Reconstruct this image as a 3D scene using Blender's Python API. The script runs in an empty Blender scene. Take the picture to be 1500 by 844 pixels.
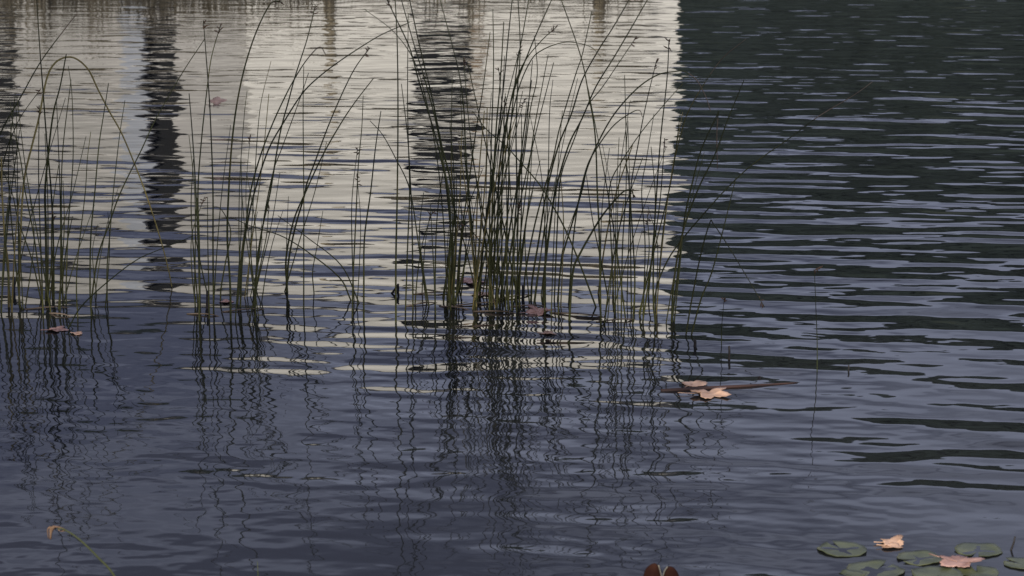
import bpy, math, random
import numpy as np
from mathutils import Vector, noise as mn
random.seed(7)
R = math.radians
C = bpy.context.scene.collection
scene = bpy.context.scene

# ---------------------------------------------------------------- camera maths
CAMZ, PITCH, F = 1.7, R(12.0), 3704.0
cp, sp = math.cos(PITCH), math.sin(PITCH)
def ray(px, py):
    dx = (px-750)/F; dy = (422-py)/F
    return Vector((dx, cp+sp*dy, -sp+cp*dy))
def on_water(px, py, z=0.0):
    d = ray(px, py); t = (z-CAMZ)/d.z
    return Vector((d.x*t, d.y*t, z))
def at_depth(px, py, Y):
    d = ray(px, py); t = Y/d.y
    return Vector((d.x*t, Y, CAMZ+d.z*t))
def mirror(px, py, Y):           # real point on plane Y whose mirror image shows at the pixel
    p = at_depth(px, py, Y); p.z = -p.z
    return p

# ---------------------------------------------------------------- helpers
def link(o, parent=None):
    C.objects.link(o)
    if parent: o.parent = parent
    return o
def mesh_obj(name, verts, faces, mat, parent=None, smooth=True, solid=None):
    me = bpy.data.meshes.new(name)
    me.from_pydata([tuple(v) for v in verts], [], faces)
    me.update()
    if smooth:
        me.polygons.foreach_set('use_smooth', [True]*len(me.polygons))
    me.materials.append(mat)
    o = bpy.data.objects.new(name, me)
    return link(o, parent)
def empty(name, loc):
    o = bpy.data.objects.new(name, None); o.location = loc; o.empty_display_size = .1
    return link(o)
def tag(o, label, cat=None, group=None, kind=None):
    if label: o['label'] = label
    if cat: o['category'] = cat
    if group: o['group'] = group
    if kind: o['kind'] = kind
    return o
def local(o, root):               # shift mesh to root's origin
    for v in o.data.vertices: v.co -= root.location
def catmull(pts, n=7):
    P = [Vector(p) for p in pts]
    P = [P[0]*2-P[1]] + P + [P[-1]*2-P[-2]]
    out = []
    for i in range(1, len(P)-2):
        a, b, c, d = P[i-1:i+3]
        for k in range(n):
            t = k/n
            out.append(.5*((2*b)+(c-a)*t+(2*a-5*b+4*c-d)*t*t+(-a+3*b-3*c+d)*t**3))
    out.append(P[-2]); return out
def tube(path, rad, sides=7):
    V, Fc = [], []
    n = len(path)
    for i, p in enumerate(path):
        t = (path[min(i+1, n-1)]-path[max(i-1, 0)]).normalized()
        a = t.orthogonal() if abs(t.z) < .2 else t.cross(Vector((0, 1, 0)))
        a.normalize(); b = t.cross(a)
        r = rad(i/(n-1))
        for k in range(sides):
            an = 2*math.pi*k/sides
            V.append(p+a*math.cos(an)*r+b*math.sin(an)*r)
    for i in range(n-1):
        for k in range(sides):
            k2 = (k+1) % sides
            Fc.append((i*sides+k, i*sides+k2, (i+1)*sides+k2, (i+1)*sides+k))
    Fc.append(tuple(range(sides))[::-1]); Fc.append(tuple((n-1)*sides+k for k in range(sides)))
    return V, Fc

# ---------------------------------------------------------------- materials
def new_mat(name):
    m = bpy.data.materials.new(name); m.use_nodes = True
    nt = m.node_tree; nt.nodes.clear()
    out = nt.nodes.new('ShaderNodeOutputMaterial')
    b = nt.nodes.new('ShaderNodeBsdfPrincipled')
    nt.links.new(b.outputs[0], out.inputs[0])
    return m, nt, b
def noise_mat(name, c1, c2, scale=8, rough=.6, c3=None, coord='pos', stretch=(1, 1, 1), rand=0.0, bump=0, detail=4, trans=0, spec=.5):
    m, nt, b = new_mat(name)
    N, L = nt.nodes.new, nt.links.new
    if coord == 'pos': s = N('ShaderNodeNewGeometry').outputs['Position']
    else: s = N('ShaderNodeTexCoord').outputs['Object']
    mp = N('ShaderNodeMapping'); mp.inputs['Scale'].default_value = stretch; L(s, mp.inputs[0])
    nz = N('ShaderNodeTexNoise'); nz.inputs['Scale'].default_value = scale; nz.inputs['Detail'].default_value = detail
    L(mp.outputs[0], nz.inputs['Vector'])
    f = nz.outputs['Fac']
    cr = N('ShaderNodeValToRGB'); e = cr.color_ramp.elements
    e[0].position = .35; e[0].color = (*c1, 1); e[1].position = .65; e[1].color = (*c2, 1)
    if c3:
        k = e.new(.8); k.color = (*c3, 1)
    if rand:
        oi = N('ShaderNodeObjectInfo'); mr = N('ShaderNodeMapRange')
        mr.inputs['To Min'].default_value = -rand; mr.inputs['To Max'].default_value = rand
        L(oi.outputs['Random'], mr.inputs['Value'])
        ad = N('ShaderNodeMath'); ad.operation = 'ADD'; L(f, ad.inputs[0]); L(mr.outputs[0], ad.inputs[1]); f = ad.outputs[0]
    L(f, cr.inputs[0]); L(cr.outputs[0], b.inputs['Base Color'])
    b.inputs['Roughness'].default_value = rough
    b.inputs['Specular IOR Level'].default_value = spec
    if bump:
        bp = N('ShaderNodeBump'); bp.inputs['Distance'].default_value = bump; L(nz.outputs['Fac'], bp.inputs['Height']); L(bp.outputs[0], b.inputs['Normal'])
    return m
M = {}
M['reed'] = noise_mat('reed_green', (.034, .038, .016), (.085, .092, .030), 5, .55, (.17, .14, .05), rand=.16, spec=.25)
def base_tint(m):
    nt = m.node_tree; N, L = nt.nodes.new, nt.links.new
    b = next(n for n in nt.nodes if n.type == 'BSDF_PRINCIPLED'); src = b.inputs['Base Color'].links[0].from_socket
    sp = N('ShaderNodeSeparateXYZ'); L(N('ShaderNodeNewGeometry').outputs['Position'], sp.inputs[0])
    mr = N('ShaderNodeMapRange'); mr.interpolation_type = 'SMOOTHSTEP'
    for i, v in ((1, .02), (2, .34), (3, .5), (4, 0.0)): mr.inputs[i].default_value = v
    L(sp.outputs[2], mr.inputs[0])
    mx_ = N('ShaderNodeMix'); mx_.data_type = 'RGBA'; L(mr.outputs[0], mx_.inputs['Factor']); L(src, mx_.inputs[6]); mx_.inputs[7].default_value = (.17, .165, .05, 1)
    L(mx_.outputs[2], b.inputs['Base Color'])
base_tint(M['reed'])
M['reed_plain'] = noise_mat('reed_dark_green', (.028, .034, .014), (.065, .075, .028), 5, .55, (.10, .09, .04), spec=.25)
M['reed_old'] = noise_mat('reed_yellowed', (.22, .17, .06), (.38, .31, .11), 6, .6, (.20, .12, .06), spec=.25)
M['reed_dry'] = noise_mat('reed_dry', (.12, .09, .06), (.28, .21, .15), 9, .7, spec=.2)
M['seed'] = noise_mat('seed_head_brown', (.07, .035, .02), (.20, .12, .07), 60, .8)
M['leaf_tan'] = noise_mat('leaf_tan', (.42, .26, .17), (.68, .44, .30), 25, .6, (.75, .55, .42), bump=.002)
M['leaf_pink'] = noise_mat('leaf_pink', (.26, .14, .11), (.50, .30, .24), 30, .6, (.55, .36, .30), bump=.002)
M['leaf_red'] = noise_mat('leaf_dark_red', (.020, .007, .005), (.040, .016, .010), 20, .85, spec=.08)
M['pale_vein'] = noise_mat('pale_vein', (.12, .11, .09), (.20, .18, .14), 20, .6)
M['pad'] = noise_mat('lily_pad_green', (.052, .062, .030), (.095, .105, .048), 22, .4, (.17, .16, .07), bump=.0015)
M['dark_twig'] = noise_mat('dark_twig', (.010, .009, .008), (.025, .02, .018), 20, .7)
M['stick'] = noise_mat('stick_bark', (.022, .010, .008), (.055, .024, .017), 20, .7, stretch=(.3, 3, 3))
M['bank'] = noise_mat('bank_soil', (.04, .034, .022), (.07, .062, .036), 2.5, .9, (.055, .06, .03), bump=.03)
M['grass'] = noise_mat('bank_grass', (.05, .042, .026), (.11, .09, .055), 3, .8, (.16, .13, .09))
M['white'] = noise_mat('white_render', (.72, .70, .64), (.80, .78, .72), 1.5, .85, bump=.002)
M['grey_wall'] = noise_mat('grey_render', (.44, .43, .40), (.53, .51, .48), 1.2, .85, bump=.002)
M['dark_glass'] = noise_mat('dark_glass', (.004, .005, .006), (.009, .010, .012), 3, .5, spec=.15)
M['shutter'] = noise_mat('blue_grey_paint', (.34, .37, .42), (.42, .44, .48), 3, .7)
M['timber'] = noise_mat('brown_timber', (.16, .11, .07), (.26, .19, .12), 9, .8)
M['post'] = noise_mat('weathered_post', (.22, .18, .12), (.34, .29, .20), 6, .85)
M['roof'] = noise_mat('roof_slate', (.055, .055, .07), (.10, .10, .12), 4, .7)
M['forest'] = noise_mat('forest_green', (.008, .015, .014), (.015, .025, .021), .12, .9, (.024, .026, .015), detail=6)
M['bark'] = noise_mat('tree_bark', (.05, .04, .03), (.12, .10, .08), 12, .9, stretch=(1, 1, .3), bump=.01)
M['crown'] = noise_mat('crown_leaves', (.03, .055, .015), (.09, .12, .03), 3, .6)

# ---------------------------------------------------------------- water
def water_material():
    m, nt, b = new_mat('lake_water')
    N, L = nt.nodes.new, nt.links.new
    def val(v):
        return v
    def math_(op, a, c=None, clamp=False):
        n = N('ShaderNodeMath'); n.operation = op; n.use_clamp = clamp
        for i, q in enumerate((a, c)):
            if q is None: continue
            if isinstance(q, (int, float)): n.inputs[i].default_value = q
            else: L(q, n.inputs[i])
        return n.outputs[0]
    def mrange(v, a, c, d, e, smooth=True):
        n = N('ShaderNodeMapRange'); n.interpolation_type = 'SMOOTHSTEP' if smooth else 'LINEAR'
        for i, q in enumerate((v, a, c, d, e)):
            if isinstance(q, (int, float)): n.inputs[i].default_value = q
            else: L(q, n.inputs[i])
        return n.outputs[0]
    pos = N('ShaderNodeNewGeometry').outputs['Position']
    sep = N('ShaderNodeSeparateXYZ'); L(pos, sep.inputs[0]); X, Y = sep.outputs[0], sep.outputs[1]
    def nz(rot, sx, sy, detail=1.0, rough=.45, off=(0, 0, 0), dist=0):
        mp = N('ShaderNodeMapping'); mp.vector_type = 'TEXTURE'   # rotate first, then scale
        mp.inputs['Rotation'].default_value = (0, 0, rot); mp.inputs['Scale'].default_value = (1/sx, 1/sy, 1); mp.inputs['Location'].default_value = off
        L(pos, mp.inputs[0])
        n = N('ShaderNodeTexNoise'); n.noise_dimensions = '2D'; n.inputs['Scale'].default_value = 1
        n.inputs['Detail'].default_value = detail; n.inputs['Roughness'].default_value = rough; n.inputs['Distortion'].default_value = dist
        L(mp.outputs[0], n.inputs['Vector'])
        return math_('SUBTRACT', n.outputs['Fac'], .5)
    # where the breeze ruffles the water: the open right side, calmer behind and before the reeds on the left
    patch = nz(R(8), .45, .7, 2, off=(3, 5, 0))
    xr = math_('ADD', X, math_('MULTIPLY', patch, 1.6))
    mid = math_('MULTIPLY', mrange(Y, 5.9, 7.6, 0, 1), mrange(Y, 12.5, 17, 1, 0))
    LEFT = math_('ADD', math_('MULTIPLY', mid, .40), .24)
    right = mrange(xr, -1.6, 1.6, 0, 1)
    near = mrange(math_('ADD', Y, math_('MULTIPLY', X, 1.3)), 4.2, 8.0, .50, 1.05)
    far = mrange(math_('ADD', Y, math_('MULTIPLY', patch, 3)), 5.0, 9.0, 0, 1)
    a1 = math_('ADD', math_('MULTIPLY', math_('ADD', math_('MULTIPLY', right, .60), LEFT), 1.0), math_('MULTIPLY', far, .35))
    a1 = math_('MULTIPLY', a1, mrange(Y, 8.5, 15, 1.0, .40))
    a1 = math_('MULTIPLY', a1, near)
    gust = mrange(nz(R(-6), .9, 1.6, 2, off=(9, 2, 0)), -.20, .20, .30, 1.35)
    a1 = math_('MULTIPLY', a1, gust)
    h = math_('MULTIPLY', nz(R(-13), W1X, W1Y, .8, .4), W1A)
    h = math_('ADD', h, math_('MULTIPLY', nz(R(7), W2X, W2Y, 1, .4, off=(5, 1, 0)), W2A))
    ph = math_('ADD', math_('MULTIPLY', math_('ADD', Y, math_('MULTIPLY', X, .17)), 2*math.pi/.235), math_('MULTIPLY', nz(R(-8), .8, 1.3, 1, off=(1, 7, 0)), 16))
    h = math_('ADD', h, math_('MULTIPLY', math_('SINE', ph), W3A))
    h = math_('MULTIPLY', h, a1)
    fr = math_('MULTIPLY', nz(R(-4), 2.6, 11.0, 1.6, .5, off=(4, 4, 0)), mrange(Y, 8.0, 13.0, .0006, W6A))
    fr = math_('MULTIPLY', fr, mrange(nz(R(5), .8, 1.9, 2, off=(12, 6, 0)), -.12, .16, .35, 1.5))
    h = math_('ADD', h, fr)
    # small cross ripples, everywhere
    a2 = mrange(nz(R(20), .8, 1.1, 2, off=(2, 8, 0)), -.2, .2, .5, 1.3)
    a2 = math_('MULTIPLY', a2, mrange(Y, 5.0, 9.5, 1.0, .6))
    s = math_('MULTIPLY', nz(R(-14), W4X, W4Y, 1.2, .45, off=(7, 3, 0)), W4A)
    s = math_('ADD', s, math_('MULTIPLY', nz(R(25), W5X, W5Y, 1, .5, off=(1, 9, 0)), W5A))
    h = math_('ADD', h, math_('MULTIPLY', s, a2))
    h = math_('ADD', h, math_('MULTIPLY', nz(R(12), 3.2, 5.5, 1, .5, off=(6, 14, 0)), mrange(Y, 8.0, 12.0, .0004, .0056)))
    bp = N('ShaderNodeBump'); bp.inputs['Strength'].default_value = 1; bp.inputs['Distance'].default_value = 1
    L(h, bp.inputs['Height']); L(bp.outputs[0], b.inputs['Normal'])
    b.inputs['Base Color'].default_value = (.012, .013, .014, 1)
    b.inputs['Roughness'].default_value = .03   # micro ripples
    b.inputs['IOR'].default_value = 1.333
    return m
W1X, W1Y, W1A = 1.35, 5.3, .0146
W2X, W2Y, W2A = 2.4, 9.5, .0036
W3A = .0006
W6A = .0038
W4X, W4Y, W4A = 6.5, 11.0, .0024
W5X, W5Y, W5A = 14.0, 22.0, .0003
wm = water_material()
S = 2500
water = mesh_obj('water', [(-S, -6, 0), (S, -6, 0), (S, S, 0), (-S, S, 0)], [(0, 1, 2, 3)], wm, smooth=False)
tag(water, 'dark rippled lake water reflecting the white house and slate sky', kind='structure')
# lake bed and ground under everything
mesh_obj('ground', [(-S, -S, -1.2), (S, -S, -1.2), (S, S, -1.2), (-S, S, -1.2)], [(0, 1, 2, 3)], M['bank'], smooth=False)['kind'] = 'structure'

# ---------------------------------------------------------------- near bank (behind the camera)
def grid(name, x0, x1, y0, y1, nx, ny, fz, mat):
    V = []; Fc = []
    for j in range(ny+1):
        for i in range(nx+1):
            x = x0+(x1-x0)*i/nx; y = y0+(y1-y0)*j/ny
            V.append((x, y, fz(x, y)))
    for j in range(ny):
        for i in range(nx):
            a = j*(nx+1)+i; Fc.append((a, a+1, a+nx+2, a+nx+1))
    o = mesh_obj(name, V, Fc, mat); o['kind'] = 'structure'; return o
def sm(t): t = max(0, min(1, t)); return t*t*(3-2*t)
grid('near_bank', -60, 60, -60, 2.6, 90, 60, lambda x, y: -.25+.5*sm((2.2-y+.3*mn.noise(Vector((x*.5, 0, 3))))/2.2)+.02*max(0, -y)+.06*mn.noise(Vector((x, y, 0))), M['bank'])

# ---------------------------------------------------------------- far bank with the white house
YW = 26.0
def shore_y(x): return 18.7+.10*mn.noise(Vector((x*1.3, 4, 0)))+.05*mn.noise(Vector((x*5, 1, 0)))
XR = 1.15
XRW = mirror(990, 230, YW).x
def bank_z(x, y):
    t = y-shore_y(x)
    z = -.35+.42*sm((t+.25)/.40)+.088*max(0, min(t, 7.3))
    edge = sm((XRW/26*y+.06+.05*mn.noise(Vector((1, y, 2)))-x)/.30)
    return -.6+(z+.6)*edge+(.03*mn.noise(Vector((x*1.5, y*1.5, 0))) if t > .3 else 0)
grid('far_bank', -34, 4.4, 18.1, 60, 270, 190, bank_z, M['bank'])

house = empty('lakeside_house', (-4, YW, .7))
tag(house, 'white rendered house with dark tall openings, seen mirrored in the lake', 'house')
def box(name, x0, x1, y0, y1, z0, z1, mat, parent=None):
    V = [(x, y, z) for z in (z0, z1) for y in (y0, y1) for x in (x0, x1)]
    Fc = [(0, 2, 3, 1), (4, 5, 7, 6), (0, 1, 5, 4), (2, 6, 7, 3), (0, 4, 6, 2), (1, 3, 7, 5)]
    o = mesh_obj(name, V, Fc, mat, None, False)
    if parent:
        local(o, parent); o.parent = parent
    return o
def wall_with_holes(name, x0, x1, z0, z1, holes, mat, y, th=.3):
    xs = sorted({x0, x1, *[h[0] for h in holes], *[h[1] for h in holes]})
    zs = sorted({z0, z1, *[h[2] for h in holes], *[h[3] for h in holes]})
    V, Fc = [], []
    def q(*p):
        n = len(V); V.extend(p); Fc.append((n, n+1, n+2, n+3))
    for i in range(len(xs)-1):
        for j in range(len(zs)-1):
            cx, cz = (xs[i]+xs[i+1])/2, (zs[j]+zs[j+1])/2
            if any(h[0] < cx < h[1] and h[2] < cz < h[3] for h in holes): continue
            a, b2, c, d = xs[i], xs[i+1], zs[j], zs[j+1]
            q((a, y, c), (b2, y, c), (b2, y, d), (a, y, d))
    for (a, b2, c, d) in holes:
        q((a, y, c), (a, y+th, c), (a, y+th, d), (a, y, d)); q((b2, y, c), (b2, y, d), (b2, y+th, d), (b2, y+th, c))
        q((a, y, d), (a, y+th, d), (b2, y+th, d), (b2, y, d)); q((a, y, c), (b2, y, c), (b2, y+th, c), (a, y+th, c))
    o = mesh_obj(name, V, Fc, mat, None, False)
    local(o, house); o.parent = house
    return o
def mx(px, Y=YW): return mirror(px, 200, Y).x*1.0
def mz(py, Y=YW): return mirror(750, py, Y).z
def hole(pl, pr, pt, pb):
    # pl/pr pixels left/right, pt pixel row where its foot mirrors, pb where its head mirrors
    a = mirror(pl, (pt+pb)/2, YW).x; b2 = mirror(pr, (pt+pb)/2, YW).x
    return (a, b2, mz(pt), mz(pb))
ZE = mz(428)                       # eave height
XM = mirror(366, 230, YW).x
h_r = [hole(606, 690, 50, 300)]
h_l = [hole(214, 261, 30, 342), hole(-40, 26, 45, 282)]
XL = -9.5
wall_with_holes('wall', XM, XRW, .2, ZE, h_r, M['white'], YW)
wall_with_holes('annex_wall', XL, XM, .2, mz(374), h_l, M['grey_wall'], YW+.05)
box('end_wall', XRW-.25, XRW-.001, YW+.31, YW+7, .2, ZE, M['white'], house)
for (a, b2, c, d) in h_r+h_l:
    g = box('window', a-.02, b2+.02, YW+.22, YW+.25, c-.02, d+.02, M['dark_glass'], house)
    if b2-a > .5:
        fr = box('frame', (a+b2)/2-.02, (a+b2)/2+.02, YW+.19, YW+.218, c, d, M['dark_glass'], g)
        for v in fr.data.vertices: v.co += house.location-house.location
a, b2, c, d = h_r[0]
box('door_jamb', b2+.003, b2+.14, YW-.04, YW+.05, c, c+.55, M['timber'], house)
a, b2, c, d = h_l[0]
box('shutter', a-.24, a-.01, YW+.00, YW+.045, c, d-.1, M['shutter'], house)
def roof(x0, x1, ze, up):
    V = [(x0, YW-.2, ze), (x1, YW-.2, ze), (x1, YW+3.6, ze+up), (x0, YW+3.6, ze+up), (x1, YW+7.3, ze), (x0, YW+7.3, ze)]
    V2 = [(x, y, z+.08) for x, y, z in V]
    rf = mesh_obj('roof', V+V2, [(0, 3, 2, 1), (3, 5, 4, 2), (6, 7, 8, 9), (9, 8, 10, 11), (0, 1, 7, 6), (1, 2, 8, 7), (2, 4, 10, 8), (4, 5, 11, 10), (5, 3, 9, 11), (3, 0, 6, 9)], M['roof'], None, False)
    local(rf, house); rf.parent = house
roof(XM-.02, XRW+.04, ZE, .30)
roof(XL-.3, XM-.025, mz(374), .25)

# blades of grass and sedge along the far water's edge
def blades(name, spots, mat):
    V, Fc = [], []
    for (x, y, z, h, w, lx, ly) in spots:
        n = len(V)
        for k in range(4):
            t = k/3; ww = w*(1-t*.85)
            cx, cy, cz = x+lx*t*t, y+ly*t*t, z+h*(t-.18*t*t)
            V += [(cx-ww, cy, cz), (cx+ww, cy+.3*ww, cz)]
            if k: Fc.append((n+2*k-2, n+2*k-1, n+2*k+1, n+2*k))
    return mesh_obj(name, V, Fc, mat)
sp_ = []
for i in range(5200):
    x = random.uniform(-9, XR+.2)
    y = shore_y(x)+abs(random.gauss(0, .35))-.02
    z = bank_z(x, y)-.02
    if z < -.08: continue
    h = random.uniform(.02, .07)+(random.random()**8)*.12
    if x < -1.5: h = random.uniform(.03, .16)+(random.random()**4)*.38
    sp_.append((x, y, z, h, random.uniform(.003, .007), random.gauss(0, .05), random.gauss(-.05, .04)))
tag(blades('bank_grass', sp_, M['grass']), 'brown green grass fringing the far bank below the white house', 'grass', kind='stuff')
# a few taller plants on the far bank that throw the vertical streaks at the top
far_spots = [(16, .55, 9), (62, .7, 12), (100, .42, 9), (136, .55, 12), (160, .40, 9), (190, .28, 8), (228, .35, 10), (262, .33, 8), (300, .42, 9), (330, .38, 10), (352, .25, 8), (484, .52, 8), (640, .30, 7), (694, .5, 8), (781, .33, 7), (876, .62, 9), (935, .3, 6)]
desc = ['leftmost tall sedge tuft on the far bank', 'tall dark sedge tuft near the left end of the far bank', 'short sedge tuft on the far bank above the arching yellow reed', 'bushy sedge tuft left of the narrow dark opening', 'low tuft beside the blue grey shutter', 'very low tuft under the shutter on the far bank', 'tuft directly below the narrow dark opening', 'low tuft right of the narrow dark opening', 'tuft mirrored above the small pink leaf', 'tuft right of the one above the pink leaf', 'tiny tuft at the grey and white wall joint', 'lone pale tuft before the blank white wall', 'small tuft below the wide dark opening', 'tall tuft below the brown timber jamb', 'low tuft right of the timber jamb', 'tallest dark tuft before the right of the white wall', 'last low tuft near the house corner']
for (px, hh, n), dsc in zip(far_spots, desc):
    x = at_depth(px, 0, 18.9).x; y = shore_y(x)+.12
    ss = []
    for k in range(n*2):
        bx = x+random.gauss(0, .045)
        ss.append((bx, y+random.gauss(0, .05), bank_z(bx, y)-.04, hh*random.uniform(.5, 1.25), random.uniform(.003, .006), random.gauss(0, .05), random.gauss(0, .06)))
    o = blades('sedge_tuft', ss, M['grass'])
    tag(o, dsc, 'sedge', 'sedge tufts on the far bank')

def post(px, Y, py_top, wd, label):
    x = at_depth(px, 60, Y).x; zt = mirror(px, py_top, Y).z; zb = bank_z(x, Y)-.1
    v, f = tube([Vector((x, Y, zb)), Vector((x+.01, Y, (zb+zt)/2)), Vector((x+.015, Y, zt-.03)), Vector((x+.015, Y, zt))], lambda t: wd*(1-.12*t), 8)
    tag(mesh_obj('wooden_post', v, f, M['post']), label, 'post')
post(482, 21.5, 112, .045, 'thin weathered brown post on the lawn before the blank white wall')
post(876, 20.5, 66, .05, 'short brown post on the lawn near the house corner')
# ---------------------------------------------------------------- far hills with forest
def ridge(x): return 31.0+3.0*mn.noise(Vector((x*.012, 1, 0)))+1.6*mn.noise(Vector((x*.05, 7, 0)))
def hill_z(x, y):
    t = (y-118)/50
    return -1+ridge(x)*sm(t)+1.2*mn.noise(Vector((x*.08, y*.08, 0)))*sm(t*3)
grid('hills', -420, 420, 110, 300, 168, 40, hill_z, M['forest'])
V, Fc = [], []
for i in range(4200):
    x = random.uniform(-260, 260); y = random.uniform(119, 178); z = hill_z(x, y)
    hh = random.uniform(2.2, 5.2); r = hh*random.uniform(.28, .5); n = len(V); k = 7
    ph = random.random()*6
    rings = [(0, .8), (.25, 1.0), (.55, .72), (.85, .3)]
    for (t, q) in rings:
        for s in range(k):
            a = ph+2*math.pi*s/k; rr = r*q*random.uniform(.75, 1.2)
            V.append((x+rr*math.cos(a), y+rr*math.sin(a), z+hh*t))
    V.append((x, y, z+hh))
    for q in range(3):
        for s in range(k):
            s2 = (s+1) % k; Fc.append((n+q*k+s, n+q*k+s2, n+(q+1)*k+s2, n+(q+1)*k+s))
    for s in range(k): Fc.append((n+3*k+s, n+3*k+(s+1) % k, n+4*k))
tag(mesh_obj('forest', V, Fc, M['forest'], smooth=False), 'dark wooded slope across the lake mirrored on the right', 'forest', kind='stuff')

# ---------------------------------------------------------------- unseen trees added behind the viewer to throw shade on the reeds
def tree(loc, ch, cr, cv, nleaf, label):
    t = empty('added_shade_tree', loc)
    tag(t, label, 'tree', 'unseen shade trees added on the near bank')
    V, Fc = [], []
    def add(path, r0, r1):
        v, f = tube(path, lambda q: r0+(r1-r0)*q, 8); n = len(V)
        V.extend(v); Fc.extend([tuple(i+n for i in g) for g in f])
    top = Vector((0, 0, ch+.5*cv))
    add(catmull([(0, 0, -.3), (.1, .05, ch*.4), (0, .15, ch*.8), top]), .22, .05)
    for k in range(9):
        a = k*2.4; z0 = ch*.72+k*.02*ch
        add(catmull([(0, .05, z0), (cr*.4*math.cos(a), cr*.4*math.sin(a), z0+cv*.5), (cr*.8*math.cos(a), cr*.8*math.sin(a), z0+cv*.75)]), .09, .02)
    mesh_obj('trunk', V, Fc, M['bark'], t)
    V, Fc = [], []
    for c_ in range(nleaf//40):
        d = Vector((random.gauss(0, 1), random.gauss(0, 1), random.gauss(0, 1))).normalized()*random.random()**.4
        cc = Vector((d.x*cr, d.y*cr, ch+d.z*cv))
        for k in range(40):
            p = cc+Vector((random.gauss(0, .32), random.gauss(0, .32), random.gauss(0, .22)))
            u = Vector((random.gauss(0, 1), random.gauss(0, 1), random.gauss(0, .6))).normalized(); w = u.orthogonal().normalized()
            n = len(V); s = random.uniform(.07, .12)
            V += [p-u*s, p+w*s*.5, p+u*s, p-w*s*.5]; Fc.append((n, n+1, n+2, n+3))
    mesh_obj('crown', V, Fc, M['crown'], t, smooth=False)
random.seed(21)
tree((-4.6, -4.2, .3), 9.7, 3.6, 2.6, 24000, 'unseen broadleaf tree added for shade on the near bank to the left behind the viewpoint')
tree((2.6, -5.2, .3), 9.9, 3.5, 2.5, 22000, 'unseen broadleaf tree added for shade on the near bank to the right behind the viewpoint')
tree((-8.6, -5.0, .3), 9.7, 3.4, 2.7, 18000, 'outermost left unseen broadleaf tree added for shade on the near bank')

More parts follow.
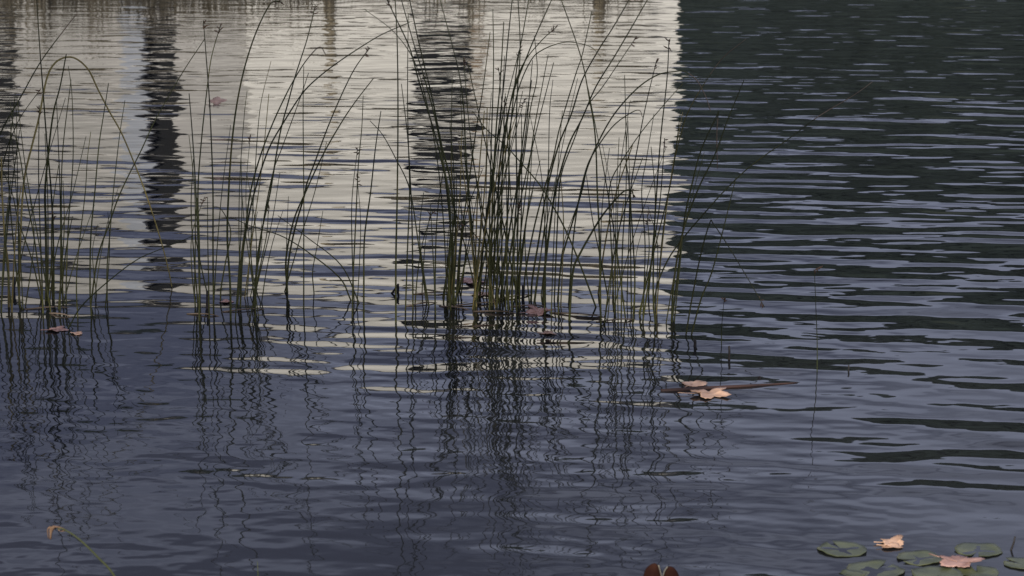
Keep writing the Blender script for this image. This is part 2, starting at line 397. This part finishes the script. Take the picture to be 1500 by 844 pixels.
# ---------------------------------------------------------------- reeds
# each: list of pixel points from TIP to BASE, options
ST = [
 ('a', [(52,-30),(58,67),(63,133),(68,200),(75,281),(78,350),(79,440)], 4.2),
 ('arch', [(252,422),(248,401),(240,368),(227,324),(212,279),(193,230),(177,193),(160,163),(143,130),(130,103),(113,87),(97,84),(80,93),(68,117),(57,173),(47,213),(35,267),(30,350),(28,436)], 4.2, 'old'),
 ('a', [(97,80),(88,127),(80,157),(75,187),(70,233),(66,281),(67,331),(68,414),(67,441)], 5.4),
 ('f', [(113,20),(97,40),(60,90),(30,143),(0,197),(-25,270),(-38,430)], 3.6, 'tipdry'),
 ('f', [(60,130),(33,167),(20,193),(7,230),(-5,300),(-10,430)], 3.0),
 ('a', [(100,97),(105,133),(107,187),(107,233),(104,281),(100,331),(97,414),(97,446)], 3.0),
 ('b', [(159,122),(152,167),(145,213),(139,281),(133,348),(132,428),(134,462)], 3.8),
 ('b', [(183,147),(175,200),(166,281),(162,331),(157,391),(157,440)], 3.2),
 ('b', [(300,57),(267,107),(227,177),(207,220),(177,281),(160,328),(143,378),(133,448)], 3.6),
 ('b', [(133,193),(128,233),(125,281),(118,341),(113,391),(112,428),(114,465)], 3.0),
 ('c', [(277,137),(282,200),(287,281),(290,348),(292,414),(292,470)], 4.4),
 ('c', [(298,30),(302,83),(307,150),(310,217),(312,281),(312,364),(313,455)], 3.8, 'seed'),
 ('c', [(323,37),(310,83),(303,133),(295,207),(290,281),(292,360),(293,440)], 3.6, 'seed'),
 ('c', [(413,3),(397,5),(377,43),(360,93),(348,147),(340,207),(335,281),(333,348),(337,414),(338,470)], 4.6),
 ('d', [(462,7),(450,57),(433,110),(423,147),(410,197),(396,281),(385,331),(377,381),(372,450)], 4.2, 'seed'),
 ('d', [(477,80),(468,69),(450,87),(433,113),(417,143),(397,187),(380,233),(367,281),(360,331),(353,381),(348,445)], 4.0, 'tipdry'),
 ('d', [(600,33),(567,47),(543,60),(500,88),(467,113),(443,137),(417,177),(393,220),(373,281),(362,330),(355,380),(352,450)], 4.0),
 ('d', [(445,97),(444,167),(445,281),(445,364),(445,455)], 3.2),
 ('e', [(542,70),(520,100),(500,140),(480,187),(463,233),(450,268),(445,290),(433,331),(423,381),(420,428)], 4.2, 'seed'),
 ('e', [(547,115),(520,150),(500,180),(473,227),(448,281),(430,324),(419,380),(421,428)], 4.2),
 ('d', [(397,90),(383,147),(377,200),(372,281),(362,435)], 2.4),
 ('d', [(362,133),(358,167),(352,250),(350,330),(352,435)], 2.4),
 ('d', [(452,107),(440,143),(413,217),(400,253),(385,330),(372,440)], 3.0),
 ('a', [(-5,230),(17,281),(27,324),(47,381),(60,440)], 3.2),
 ('a', [(15,150),(20,187),(30,233),(37,281),(50,348),(62,440)], 3.4),
 ('a', [(126,200),(107,281),(90,338),(80,381),(73,440)], 3.0),
 ('a', [(83,150),(85,200),(88,281),(89,364),(88,455)], 3.2),
 ('f', [(24,160),(26,281),(27,348),(28,446)], 3.2),
 ('f', [(2,230),(3,281),(7,348),(12,391),(13,450)], 5.2, 'old'),
 ('low', [(283,346),(233,366),(200,381),(160,411),(120,448),(100,481)], 3.2),
 ('e', [(338,318),(367,331),(417,348),(467,381),(500,410),(514,440)], 3.4),
 ('e', [(407,316),(450,348),(500,389),(526,444)], 3.2),
 ('c', [(311,303),(322,305),(333,322),(338,344),(331,381),(324,421),(323,440)], 3.4),
 ('e', [(473,309),(465,358),(458,398),(460,430)], 2.8),
 ('g', [(532,140),(530,187),(525,240),(523,281),(520,348),(517,414),(516,465)], 3.4),
 ('g', [(558,163),(550,217),(543,281),(534,348),(533,414),(533,470)], 4.2),
 ('h', [(578,-20),(582,67),(583,167),(582,281),(580,381),(580,472)], 4.4),
 ('i', [(567,0),(580,27),(600,70),(613,117),(633,183),(647,233),(657,281),(660,331),(658,414),(660,455)], 4.6),
 ('i', [(588,0),(607,67),(627,133),(643,200),(653,267),(661,348),(665,440)], 4.2),
 ('i', [(596,-20),(613,60),(633,143),(647,213),(660,267),(668,350),(663,445)], 4.6),
 ('j', [(642,-10),(660,57),(673,110),(680,167),(682,217),(690,330),(700,440)], 3.8),
 ('h', [(598,20),(597,133),(598,200),(600,281),(597,364),(594,455)], 3.4),
 ('i', [(533,13),(577,47),(607,90),(625,150),(640,230),(650,330),(655,440)], 2.8),
 ('h', [(588,123),(597,200),(602,281),(604,348),(605,455)], 3.6),
 ('h', [(542,177),(560,197),(580,233),(600,277),(612,350),(625,445)], 3.2),
 ('j', [(722,13),(723,100),(720,200),(718,281),(717,364),(717,455)], 4.0),
 ('i', [(718,47),(707,133),(697,193),(687,267),(674,360),(668,445)], 3.8),
 ('j', [(738,32),(733,117),(727,187),(722,281),(718,440)], 4.6),
 ('j', [(752,-15),(745,50),(737,133),(727,217),(718,290),(708,360),(703,435)], 4.2),
 ('k', [(757,-30),(762,67),(758,133),(756,200),(757,281),(752,364),(750,455)], 4.2),
 ('k', [(778,-20),(767,43),(757,100),(747,200),(745,281),(742,370),(745,455)], 4.0),
 ('j', [(808,0),(790,40),(773,80),(753,133),(740,187),(733,233),(730,281),(728,450)], 4.4),
 ('k', [(815,40),(793,60),(767,93),(750,140),(738,220),(735,300),(736,445)], 3.6, 'seed'),
 ('k', [(783,53),(787,110),(777,160),(767,233),(757,290),(749,440)], 3.4),
 ('k', [(803,80),(793,133),(783,187),(773,260),(762,350),(755,440)], 3.4),
 ('l', [(810,117),(805,167),(803,281),(800,360),(797,440)], 3.0),
 ('m', [(815,-20),(850,80),(863,143),(872,200),(875,281),(878,348),(880,475)], 4.2),
 ('j', [(880,83),(867,70),(850,64),(827,62),(797,72),(777,90),(757,140),(740,230),(728,330),(722,440)], 3.0),
 ('l', [(867,17),(853,80),(843,110),(820,187),(810,233),(796,281),(783,331),(770,398),(767,438)], 3.8),
 ('l', [(930,-15),(900,37),(877,73),(853,117),(837,167),(817,217),(800,285),(790,348),(780,408),(778,440)], 4.4),
 ('l', [(955,-12),(927,37),(900,83),(873,127),(853,173),(833,213),(815,275),(807,324),(798,398),(795,445)], 4.4),
 ('l', [(933,53),(910,87),(883,127),(860,157),(840,207),(823,253),(818,300),(812,440)], 3.2, 'seed'),
 ('l', [(1041,163),(1033,140),(1020,117),(1003,105),(988,105),(963,110),(933,130),(900,167),(877,207),(860,247),(852,281),(837,331),(823,381),(817,440)], 3.8, 'tipdry'),
 ('m', [(962,88),(947,150),(937,200),(925,267),(924,300),(927,348),(930,414),(927,475)], 3.6, 'seed'),
 ('n', [(980,58),(977,117),(968,200),(962,281),(958,348),(957,431),(960,474)], 4.2, 'seed'),
 ('l', [(941,172),(937,162),(925,165),(900,183),(877,213),(858,250),(842,330),(833,445)], 3.4, 'tipdry'),
 ('m', [(920,177),(917,233),(922,281),(925,450)], 3.4),
 ('l', [(928,290),(925,279),(913,281),(895,300),(877,324),(850,371),(839,400),(834,470)], 5.2),
 ('m', [(692,163),(713,190),(740,213),(767,243),(795,277),(827,334),(850,388),(873,450)], 3.8),
 ('j', [(643,298),(677,324),(707,358),(727,388),(740,440)], 3.0),
 ('m', [(915,110),(917,200),(917,281),(912,360),(910,468)], 3.2),
 ('m', [(958,167),(947,233),(940,281),(945,360),(942,460)], 3.0),
 ('n', [(1090,117),(1067,173),(1047,227),(1021,281),(999,345),(987,414),(984,472)], 4.6),
 ('n', [(1051,247),(1050,200),(1052,165),(1050,170),(1027,220),(1012,277),(1003,320),(993,400),(985,465)], 4.0, 'tipdry'),
 ('n', [(1278,120),(1250,140),(1200,170),(1160,200),(1100,243),(1060,281),(1033,311),(1003,346),(980,378),(964,414),(957,450)], 3.4, 'tipdry'),
 ('n', [(1093,57),(1057,87),(1027,130),(1010,160),(1000,187),(985,250),(970,350),(962,455)], 2.8, 'tipdry'),
 ('o', [(1120,450),(1093,404),(1067,361),(1045,328),(1040,326),(1027,371),(1013,441),(1005,490)], 3.4),
 ('o', [(1078,260),(1073,281),(1060,334),(1043,398),(1027,438),(1013,490)], 3.6),
 ('n', [(1000,123),(973,153),(940,193),(913,233),(893,275),(895,350),(900,460)], 3.0),
 ('p', [(1191,396),(1193,400),(1195,448),(1197,500),(1197,545)], 2.2, 'seed'),
 ('q', [(1061,436),(1057,481),(1057,505)], 2.4),
]
random.seed(33)
for (cl, x0, x1, y0, y1, n, t0, t1, w0, w1) in [
        ('j', 692, 738, 425, 455, 27, 60, 330, 2.6, 4.6), ('k', 738, 762, 425, 458, 9, 60, 300, 2.6, 4.2),
        ('i', 648, 676, 425, 460, 13, 110, 340, 2.8, 4.4), ('h', 605, 642, 420, 465, 5, 160, 360, 2.6, 3.8),
        ('l', 770, 838, 425, 470, 9, 110, 320, 2.6, 3.6), ('m', 876, 945, 430, 480, 15, 110, 340, 2.4, 4.0),
        ('n', 945, 990, 430, 478, 5, 160, 330, 2.4, 3.6), ('a', 58, 102, 425, 460, 9, 110, 330, 2.6, 4.0),
        ('f', -30, 40, 425, 460, 9, 130, 340, 2.6, 3.8), ('d', 342, 392, 420, 475, 10, 130, 330, 2.4, 3.8),
        ('c', 284, 318, 430, 475, 6, 130, 330, 2.4, 3.8), ('e', 414, 425, 420, 430, 2, 180, 300, 2.4, 3.2),
        ('b', 110, 160, 430, 460, 3, 200, 330, 2.2, 3.0), ('g', 512, 540, 430, 465, 2, 200, 310, 2.4, 3.2)]:
    for i in range(n):
        bx = random.uniform(x0, x1); by = random.uniform(y0, y1); ty = random.uniform(t0, t1)
        ln = random.gauss(.05, .12)*(by-ty); cv = random.gauss(0, 9)
        ST.append((cl, [(bx+ln+cv*.6, ty), (bx+ln*.62+cv, ty*.66+by*.34), (bx+ln*.28+cv*.6, ty*.33+by*.67), (bx, by)], min(3.8, random.uniform(w0, w1)), *(('old',) if random.random() < .09 else ())))
CL = {
 'f': ('sparse reed clump at the left edge of the water, one thick stem yellowed', 'reed clump'),
 'a': ('dense dark reed clump just inside the left edge beside the yellow arching reed', 'reed clump'),
 'b': ('loose fan of five thin reeds between the left clump and the floating arch tip', 'reed clump'),
 'c': ('upright reed clump below the small pink leaf, with brown tips', 'reed clump'),
 'd': ('reed clump sweeping right with one stem arching far over the white reflection', 'reed clump'),
 'e': ('small reed tuft of close stems leaning right with two low drooping stems', 'reed clump'),
 'g': ('pair of near vertical reeds standing alone with short companions left of the centre', 'reed clump'),
 'h': ('open group of straight reeds just left of the clump crossing the wide dark reflection', 'reed clump'),
 'i': ('thick dark reed clump whose stems lean left across the wide dark reflection', 'reed clump'),
 'j': ('densest green reed clump at the centre with yellow green feet', 'reed clump'),
 'k': ('straight tall reeds packed on the right side of the densest clump', 'reed clump'),
 'l': ('reed clump fanning up to the right above the pink leaf on the water', 'reed clump'),
 'm': ('broad upright reed clump near the right end of the white reflection', 'reed clump'),
 'n': ('outermost right clump of long reeds bending across the dark reflection', 'reed clump'),
 'o': ('two dark reeds leaning right in front of the dark water, one folded over', 'reed clump'),
}
SOLO = {
 'arch': ('long yellowed reed arched over so its tip touches the water', 'reed'),
 'low': ('single low reed leaning far right just above the water on the left', 'reed'),
 'p': ('thin lone reed standing upright in open water on the right', 'reed'),
 'q': ('short thin reed standing above the floating stick', 'reed'),
}
def depth_px(Y): return F/math.hypot(Y, CAMZ)
def make_stem(pts, w, opt, parent, name='stem'):
    base = on_water(*pts[-1]); Yb = base.y
    if opt == 'old' and len(pts) > 12 or pts[0][1] > 415 and len(pts) > 12:
        Yt = on_water(*pts[0]).y
    else:
        Yt = Yb+random.gauss(0, .10)
    n = len(pts); P = []
    # arc-length parameter from the base
    L = [0]
    for i in range(n-1, 0, -1): L.append(L[-1]+math.hypot(pts[i][0]-pts[i-1][0], pts[i][1]-pts[i-1][1]))
    for i in range(n-1, -1, -1):
        s = L[n-1-i]/L[-1]
        P.append(at_depth(pts[i][0], pts[i][1], Yb+(Yt-Yb)*s*s if opt != 'old' else Yb+(Yt-Yb)*s))
    d = (P[1]-P[0]).normalized()
    P = [P[0]-d*.14]+P
    path = catmull(P, 6)
    r0 = w/2/depth_px(Yb)*.73
    tipr = .42 if opt != 'old' else .55
    v, f = tube(path, lambda t: r0*(1-(1-tipr)*t**1.3), 7)
    mat = M['reed_old'] if opt == 'old' else M['reed']
    o = mesh_obj(name, v, f, mat, None)
    if opt == 'tipdry':
        o.data.materials.append(M['reed_dry'])
        nn = len(path)-1
        for p in o.data.polygons:
            if p.index//7 > nn*.80: p.material_index = 1
    if parent:
        local(o, parent); o.parent = parent
    if opt == 'seed' or (opt is None and random.random() < .10):
        tip = path[-1]; dr = (path[-1]-path[-3]).normalized()
        V, Fc = [], []
        for k in range(5):
            q = tip-dr*(.006+.006*k)
            dd = (dr*.6+Vector((random.gauss(0, .6), random.gauss(0, .4), random.gauss(-.2, .5)))).normalized()
            ln = random.uniform(.010, .020)
            vv, ff = tube([q, q+dd*ln*.5, q+dd*ln], lambda t: .0022*math.sin(math.pi*(.15+.8*t)), 5)
            m = len(V); V += vv; Fc += [tuple(i+m for i in g) for g in ff]
        s = mesh_obj('seed_head', V, Fc, M['seed'], None)
        if parent: local(s, parent)
        s.parent = o
    return o
roots = {}
random.seed(5)
for c in CL:
    bs = [on_water(*s[1][-1]) for s in ST if s[0] == c]
    loc = sum(bs, Vector())/len(bs)
    roots[c] = tag(empty('reed_clump', loc), CL[c][0], CL[c][1], 'reed clumps standing in the shallow water')
for s in ST:
    opt = s[3] if len(s) > 3 else None
    if s[0] in CL:
        o = make_stem(s[1], s[2], opt, roots[s[0]])
        if opt == 'old': o['label'] = 'thick yellowed stem' if s[2] > 4 else 'dead straw coloured stem'
    else:
        o = make_stem(s[1], s[2], opt, None, 'reed')
        if opt != 'old': o.data.materials[0] = M['reed_plain']
        tag(o, *SOLO[s[0]])
# broken stubs poking out of the water at the feet of the clumps
def stub(px, py, h, w, label, dx=0, cat='reed stub'):
    b = on_water(px, py); t = at_depth(px+dx, py-h, b.y)
    r = w/2/depth_px(b.y)
    v, f = tube([b-Vector((0, 0, .06)), b, b.lerp(t, .6)+Vector((.001, 0, 0)), t], lambda q: r*(1-.25*q), 7)
    return tag(mesh_obj('reed_stub', v, f, M['dark_twig']), label, cat, 'broken reed stubs')
for a_ in [
 (20, 428, 22, 5, 'dark broken stub at the foot of the left edge clump'),
 (304, 452, 26, 6, 'dark stub between the upright stems below the pink leaf'),
 (574, 430, 14, 4, 'short stub leaning beside the straight reed left of the centre', 10),
 (583, 428, 12, 4, 'short upright stub right of the leaning one'),
 (760, 412, 9, 5, 'tiny dark stub right of the densest reed clump'),
 (766, 440, 22, 5, 'dark stub between the densest clump and the pink leaf'),
 (1018, 508, 11, 5, 'tiny dark stub at the foot of the two leaning reeds'),
 (1068, 527, 20, 4, 'short curved dark stub above the floating stick'),
 (1243, 544, 9, 3, 'tiny stub in the open water right of the lone reed')]:
    stub(*a_[:5], *(a_[5:6]))
# foreground bits
def fg_reed():
    Y = 4.55
    pts = [(84,775),(92,775),(108,784),(125,798),(145,818),(165,840),(185,880),(196,930)]
    P = [at_depth(x, y, Y) for x, y in pts][::-1]
    P = [P[0]+Vector((.03, 0, -.28))]+P
    v, f = tube(catmull(P, 6), lambda t: .0026-.0012*t, 8)
    o = mesh_obj('bent_reed', v, f, M['reed_plain'])
    tag(o, 'green reed bending in from the bottom left corner with a brown drooping tip', 'reed')
    V, Fc = [], []
    for (pp, r) in [([(95,776),(84,772),(75,773),(73,780)], .0022), ([(80,771),(75,779),(74,790)], .0032), ([(74,772),(70,776),(71,789)], .0018), ([(97,777),(90,778),(85,776)], .0018)]:
        vv, ff = tube(catmull([at_depth(x, y, Y+.01) for x, y in pp], 4), lambda t: r*(1-.4*t), 6)
        m = len(V); V += vv; Fc += [tuple(i+m for i in g) for g in ff]
    mesh_obj('seed_head', V, Fc, M['seed'], o)
fg_reed()
b = at_depth(378, 870, 4.5)
v, f = tube([b+Vector((0, 0, -.30)), b, at_depth(378, 840, 4.5), at_depth(377, 822, 4.5)], lambda t: .0018*(1-.7*t), 7)
tag(mesh_obj('grass_shoot', v, f, M['reed_plain']), 'thin green shoot just rising over the bottom edge on the left', 'shoot')
b = on_water(1481, 806)
v, f = tube([b-Vector((0, 0, .03)), b, at_depth(1485, 795, b.y), at_depth(1487, 786, b.y)], lambda t: .0026*(1-.3*t), 7)
tag(mesh_obj('twig', v, f, M['dark_twig']), 'short dark twig poking out by the lily pads at the right', 'twig')

# floating stick
p0, p1, p2, p3 = on_water(968, 573, .0), on_water(1010, 570.5, .002), on_water(1085, 566, .002), on_water(1168, 561, .0)
v, f = tube(catmull([p0, p1, p2, p3], 8), lambda t: .0022+.0046*math.sin(math.pi*min(1, .25+t*.75))*(1-.35*t), 8)
tag(mesh_obj('floating_stick', v, f, M['stick']), 'reddish brown stick floating beside the tan leaf', 'stick')

# ---------------------------------------------------------------- leaves
def leaf(px, py, size, rot, mat, label, lobes=5, deep=.5, curl=.10, tilt=0, squash=1.0, z=.002, name='fallen_leaf'):
    c = on_water(px, py, z)
    n = 60; V = [Vector((0, 0, 0))]; rings = 4
    rnd = [random.uniform(.75, 1.15) for _ in range(lobes)]
    for k in range(1, rings+1):
        for i in range(n):
            a = 2*math.pi*i/n
            u = (a/(2*math.pi)*lobes) % lobes
            li = int(u); fr = abs((u-li)-.5)*2             # 0 at lobe centre, 1 between
            r = rnd[li % lobes]*(1-deep*fr**1.4) if True else 1
            r0 = min(rnd)*(1-deep)
            r = max(r, r0)
            r *= 1+.07*math.sin(a*23+px)
            q = k/rings; rr = size*.5*r*q
            V.append(Vector((rr*math.cos(a), rr*math.sin(a)*squash, size*curl*.7*(q**2)*(.5+.5*math.sin(a*2+px))+size*.03*mn.noise(Vector((math.cos(a)*3*q, math.sin(a)*3*q, px))))))
    Fc = [(0, 1+i, 1+(i+1) % n) for i in range(n)]
    for k in range(rings-1):
        for i in range(n):
            a0 = 1+k*n+i; a1 = 1+k*n+(i+1) % n
            Fc.append((a0, a0+n, a1+n, a1))
    nv = len(V); th = .0008
    V2 = [v_-Vector((0, 0, th)) for v_ in V]
    F2 = [tuple(nv+i for i in g)[::-1] for g in Fc]
    rim = [(1+(rings-1)*n+i, nv+1+(rings-1)*n+i, nv+1+(rings-1)*n+(i+1) % n, 1+(rings-1)*n+(i+1) % n) for i in range(n)]
    o = mesh_obj(name, V+V2, Fc+F2+rim, mat)
    o.location = c; o.rotation_mode = 'ZYX'; o.rotation_euler = (tilt, 0, rot)
    tag(o, label, 'leaf', 'fallen leaves floating on the lake')
    # leaf stalk
    v, f = tube(catmull([(0, 0, .001), (-size*.35, size*.02, .002), (-size*.66, size*.08, .003)], 4), lambda t: .0011, 5)
    mesh_obj('leaf_stalk', v, f, mat, o)
    return o
leaf(1038, 577, .125, .1, M['leaf_tan'], 'large tan leaf floating against the near side of the brown stick', 5, .5, .12)
leaf(1014, 563, .075, 1.2, M['leaf_tan'], 'small tan leaf tip behind the brown stick', 3, .45, .1)
leaf(803, 488.5, .050, .2, M['leaf_tan'], 'small tan leaf floating alone in front of the reeds', 5, .5, .15)
leaf(789, 457, .095, .4, M['leaf_pink'], 'crumpled pinkish leaf between the reeds right of the densest clump', 5, .6, .2, tilt=.1)
leaf(318, 148, .11, .9, M['leaf_tan'], 'small pale leaf floating on the bright reflection at upper left', 4, .4, .04, tilt=.3, z=.012)
leaf(82, 483, .07, .5, M['leaf_pink'], 'pinkish leaf under the left reed clump', 5, .55, .1)
leaf(112, 488, .045, 2.2, M['leaf_tan'], 'pale scrap of leaf right of the pinkish leaf on the left', 3, .4, .1)
leaf(330, 442, .05, 2.5, M['leaf_pink'], 'small pink leaf caught at the foot of the upright reeds on the left', 4, .5, .1)
leaf(690, 412, .10, .3, M['leaf_pink'], 'pale pink leaf held behind the densest reed clump', 5, .5, .05)
leaf(706, 431, .08, 1.3, M['leaf_tan'], 'tan leaf lodged among the feet of the densest reed clump', 5, .5, .05)
leaf(1308, 795, .064, .2, M['leaf_tan'], 'curled tan leaf floating above the lily pads at lower right', 4, .4, .22, tilt=.10)
leaf(1306, 800, .050, .1, M['leaf_tan'], 'flat tan leaf tucked under the curled one near the lily pads', 4, .3, .1, squash=.8)
leaf(1402, 823, .105, -.6, M['leaf_pink'], 'large pink leaf lying across the lily pads', 5, .40, .10, z=.011)

for (px, py, ln, a) in [(640, 430, .16, .2), (668, 452, .12, -.5), (700, 446, .2, .35), (728, 458, .15, -.2), (752, 436, .18, .6), (776, 449, .12, .1), (850, 462, .2, -.35), (905, 470, .14, .3), (712, 420, .14, -.7), (620, 446, .12, .5), (360, 455, .15, .3), (300, 462, .12, -.3), (72, 452, .15, .2), (90, 462, .10, -.6)]:
    c_ = on_water(px, py, .0); d_ = Vector((math.cos(a), math.sin(a), 0))*ln/2; k_ = Vector((0, 0, .004))
    v, f = tube(catmull([c_-d_, c_-d_*.3+k_+d_.cross(k_)*2, c_+d_*.4+k_, c_+d_-k_], 5), lambda t: .0028*(1-.4*t), 6)
    tag(mesh_obj('dead_stalk', v, f, M['reed_dry']), 'short dead brown stalk piece floating flat among the reed feet', 'dead stalk', 'dead stalk pieces among the reeds')

# ---------------------------------------------------------------- lily pads
def pad(px, py, wpx, rot, label, warp=.05, tilt=(0, 0), z=.0008):
    c = on_water(px, py, z); rad = wpx/2/depth_px(c.y)
    n = 64; rings = 6; V = []; cut = .16
    for k in range(rings+1):
        for i in range(n+1):
            a = cut+(2*math.pi-2*cut)*i/n
            q = k/rings; wob = 1+.03*math.sin(5*a+px)+.015*math.sin(13*a+px)
            rr = rad*q*wob
            zz = rad*warp*q*q*(math.sin(3*a+px)+.6*math.sin(5*a+py))*.6+rad*.05*q**6-rad*.02*(1-q)
            V.append(Vector((rr*math.cos(a), rr*math.sin(a), zz)))
    m = n+1; Fc = []
    for k in range(rings):
        for i in range(n): Fc.append((k*m+i, (k+1)*m+i, (k+1)*m+i+1, k*m+i+1))
    nv = len(V); V2 = [v_-Vector((0, 0, .0012)) for v_ in V]
    F2 = [tuple(nv+i for i in g)[::-1] for g in Fc]
    rim = [(rings*m+i, nv+rings*m+i, nv+rings*m+i+1, rings*m+i+1) for i in range(n)]
    o = mesh_obj('lily_pad', V+V2, Fc+F2+rim, M['pad'])
    o.location = c; o.rotation_euler = (tilt[0], tilt[1], rot)
    return tag(o, label, 'lily pad', 'lily pads at the lower right')
pad(1234, 805, 72, 2.0, 'leftmost lily pad, lying a little apart from the others')
pad(1433, 806, 68, 4.4, 'lily pad farthest from the bottom edge, right behind the large pink leaf')
pad(1347, 818, 66, 3.6, 'dull lily pad touching the left side of the large pink leaf')
pad(1282, 836, 84, .9, 'wide dark lily pad at the bottom edge below the apart one')
pad(1249, 841, 40, 2.9, 'small bright lily pad with a curled rim at the bottom edge', .16, (.12, 0), z=.012)
pad(1372, 842, 74, 5.2, 'lily pad cut by the bottom edge under the large pink leaf', z=.005)
pad(1432, 838, 60, 1.6, 'lily pad in shade right of the large pink leaf', z=.003)
pad(1498, 826, 56, 2.5, 'yellow green lily pad cut by the right edge')
# upright dark red leaf at the bottom edge: two lobes with a pale cleft
Yr = 4.75
root = at_depth(968, 900, Yr)
rl = empty('upright_lily_leaf', root)
tag(rl, 'dark red brown leaf standing up in two rounded lobes at the bottom edge', 'leaf')
def lobe(pts, bulge):
    cx = sum(p[0] for p in pts)/len(pts); cy = sum(p[1] for p in pts)/len(pts)
    out = catmull([Vector((x, y, 0)) for x, y in pts]+[Vector((*pts[0], 0))], 5)[:-1]
    n = len(out); V = []; Fc = []
    for k, q in enumerate((0.02, .35, .65, .88, 1)):
        for p in out:
            V.append(at_depth(cx+(p.x-cx)*q, cy+(p.y-cy)*q, Yr-bulge*(1-q*q)))
    for k in range(4):
        for i in range(n): Fc.append((k*n+i, k*n+(i+1) % n, (k+1)*n+(i+1) % n, (k+1)*n+i))
    Fc.append(tuple(range(n)))
    nv = len(V); V2 = [v_+Vector((0, .0025, 0)) for v_ in V]
    F2 = [tuple(nv+i for i in g)[::-1] for g in Fc]
    rim = [(4*n+i, 4*n+(i+1) % n, nv+4*n+(i+1) % n, nv+4*n+i) for i in range(n)]
    o = mesh_obj('lobe', V+V2, Fc+F2+rim, M['leaf_red']); local(o, rl); o.parent = rl
lobe([(942, 846), (946, 834), (954, 827), (961, 826), (965, 832), (968, 845), (969, 868), (960, 890), (947, 880), (941, 862)], .010)
lobe([(971, 846), (975, 834), (981, 830), (988, 833), (994, 842), (997, 855), (996, 872), (984, 890), (973, 882), (970, 866)], .008)
for pp in ([(964.5, 828), (967.5, 838), (969.5, 852), (970, 890)], [(978, 830), (973, 838), (970.5, 852), (970, 890)]):
    v, f = tube(catmull([at_depth(x, y, Yr-.004) for x, y in pp], 5), lambda t: .0012, 6)
    o = mesh_obj('pale_rim', v, f, M['pale_vein']); local(o, rl); o.parent = rl
v, f = tube([root+Vector((0, 0, .01)), root+Vector((.01, .01, -.35))], lambda t: .004, 7)
o = mesh_obj('leaf_stalk', v, f, M['leaf_red']); local(o, rl); o.parent = rl

# ---------------------------------------------------------------- sky, sun, camera
SUN_EL, SUN_AZ = R(30), R(198)       # azimuth clockwise from +Y: behind the viewer, slightly to the left
w = bpy.data.worlds.new('World'); scene.world = w; w.use_nodes = True
nt = w.node_tree; nt.nodes.clear(); N, L = nt.nodes.new, nt.links.new
out = N('ShaderNodeOutputWorld'); bg = N('ShaderNodeBackground'); L(bg.outputs[0], out.inputs[0])
sky = N('ShaderNodeTexSky'); sky.sky_type = 'NISHITA'; sky.sun_disc = False
sky.sun_elevation = SUN_EL; sky.sun_rotation = SUN_AZ
sky.air_density = 1.0; sky.dust_density = 2.0; sky.ozone_density = 2.5
SKYO = 2.3
tc = N('ShaderNodeTexCoord'); mp = N('ShaderNodeMapping'); mp.inputs['Scale'].default_value = (.8, 1, 3.4); mp.inputs['Location'].default_value = (SKYO, 0, 0); L(tc.outputs['Generated'], mp.inputs[0])
nz = N('ShaderNodeTexNoise'); nz.inputs['Scale'].default_value = 5.5; nz.inputs['Detail'].default_value = 2.5; nz.inputs['Roughness'].default_value = .5; L(mp.outputs[0], nz.inputs['Vector'])
cr = N('ShaderNodeValToRGB'); e = cr.color_ramp.elements
CLOUD_D, CLOUD_L = (3.5, 3.65, 5.8), (12.4, 13.3, 18.0)
e[0].position = .38; e[0].color = (CLOUD_D[0]/16, CLOUD_D[1]/16, CLOUD_D[2]/16, 1); e[1].position = .64; e[1].color = (CLOUD_L[0]/16, CLOUD_L[1]/16, CLOUD_L[2]/16, 1)
sx_ = N('ShaderNodeSeparateXYZ'); L(tc.outputs['Generated'], sx_.inputs[0])
ma_ = N('ShaderNodeMath'); ma_.operation = 'MULTIPLY_ADD'; L(sx_.outputs[0], ma_.inputs[0]); ma_.inputs[1].default_value = .55; L(nz.outputs['Fac'], ma_.inputs[2])   # the cloud bank thins towards the right
L(ma_.outputs[0], cr.inputs[0])
mul = N('ShaderNodeVectorMath'); mul.operation = 'SCALE'; mul.inputs['Scale'].default_value = 16*.85; L(cr.outputs[0], mul.inputs[0])
mix = N('ShaderNodeMix'); mix.data_type = 'RGBA'; mix.inputs['Factor'].default_value = .82
L(sky.outputs[0], mix.inputs[6]); L(mul.outputs[0], mix.inputs[7])
L(mix.outputs[2], bg.inputs[0]); bg.inputs[1].default_value = .06

sl = bpy.data.lights.new('sun', 'SUN'); sl.energy = 4.6; sl.angle = R(.5); sl.color = (1, .94, .84)
so = bpy.data.objects.new('sun', sl); C.objects.link(so)
sd = Vector((math.sin(SUN_AZ)*math.cos(SUN_EL), math.cos(SUN_AZ)*math.cos(SUN_EL), math.sin(SUN_EL)))
so.rotation_euler = sd.to_track_quat('Z', 'Y').to_euler()
so.location = sd*30

cam = bpy.data.cameras.new('camera'); co = bpy.data.objects.new('camera', cam); C.objects.link(co)
co.location = (0, 0, CAMZ); co.rotation_euler = (math.pi/2-PITCH, 0, 0)
cam.sensor_width = 36; cam.lens = F/1500*36; cam.clip_end = 6000; cam.clip_start = .05
cam.dof.use_dof = True; cam.dof.focus_distance = 8.0; cam.dof.aperture_fstop = 11
scene.camera = co
scene.view_settings.view_transform = 'Standard'; scene.view_settings.look = 'None'
scene.view_settings.exposure = 0; scene.view_settings.gamma = 1
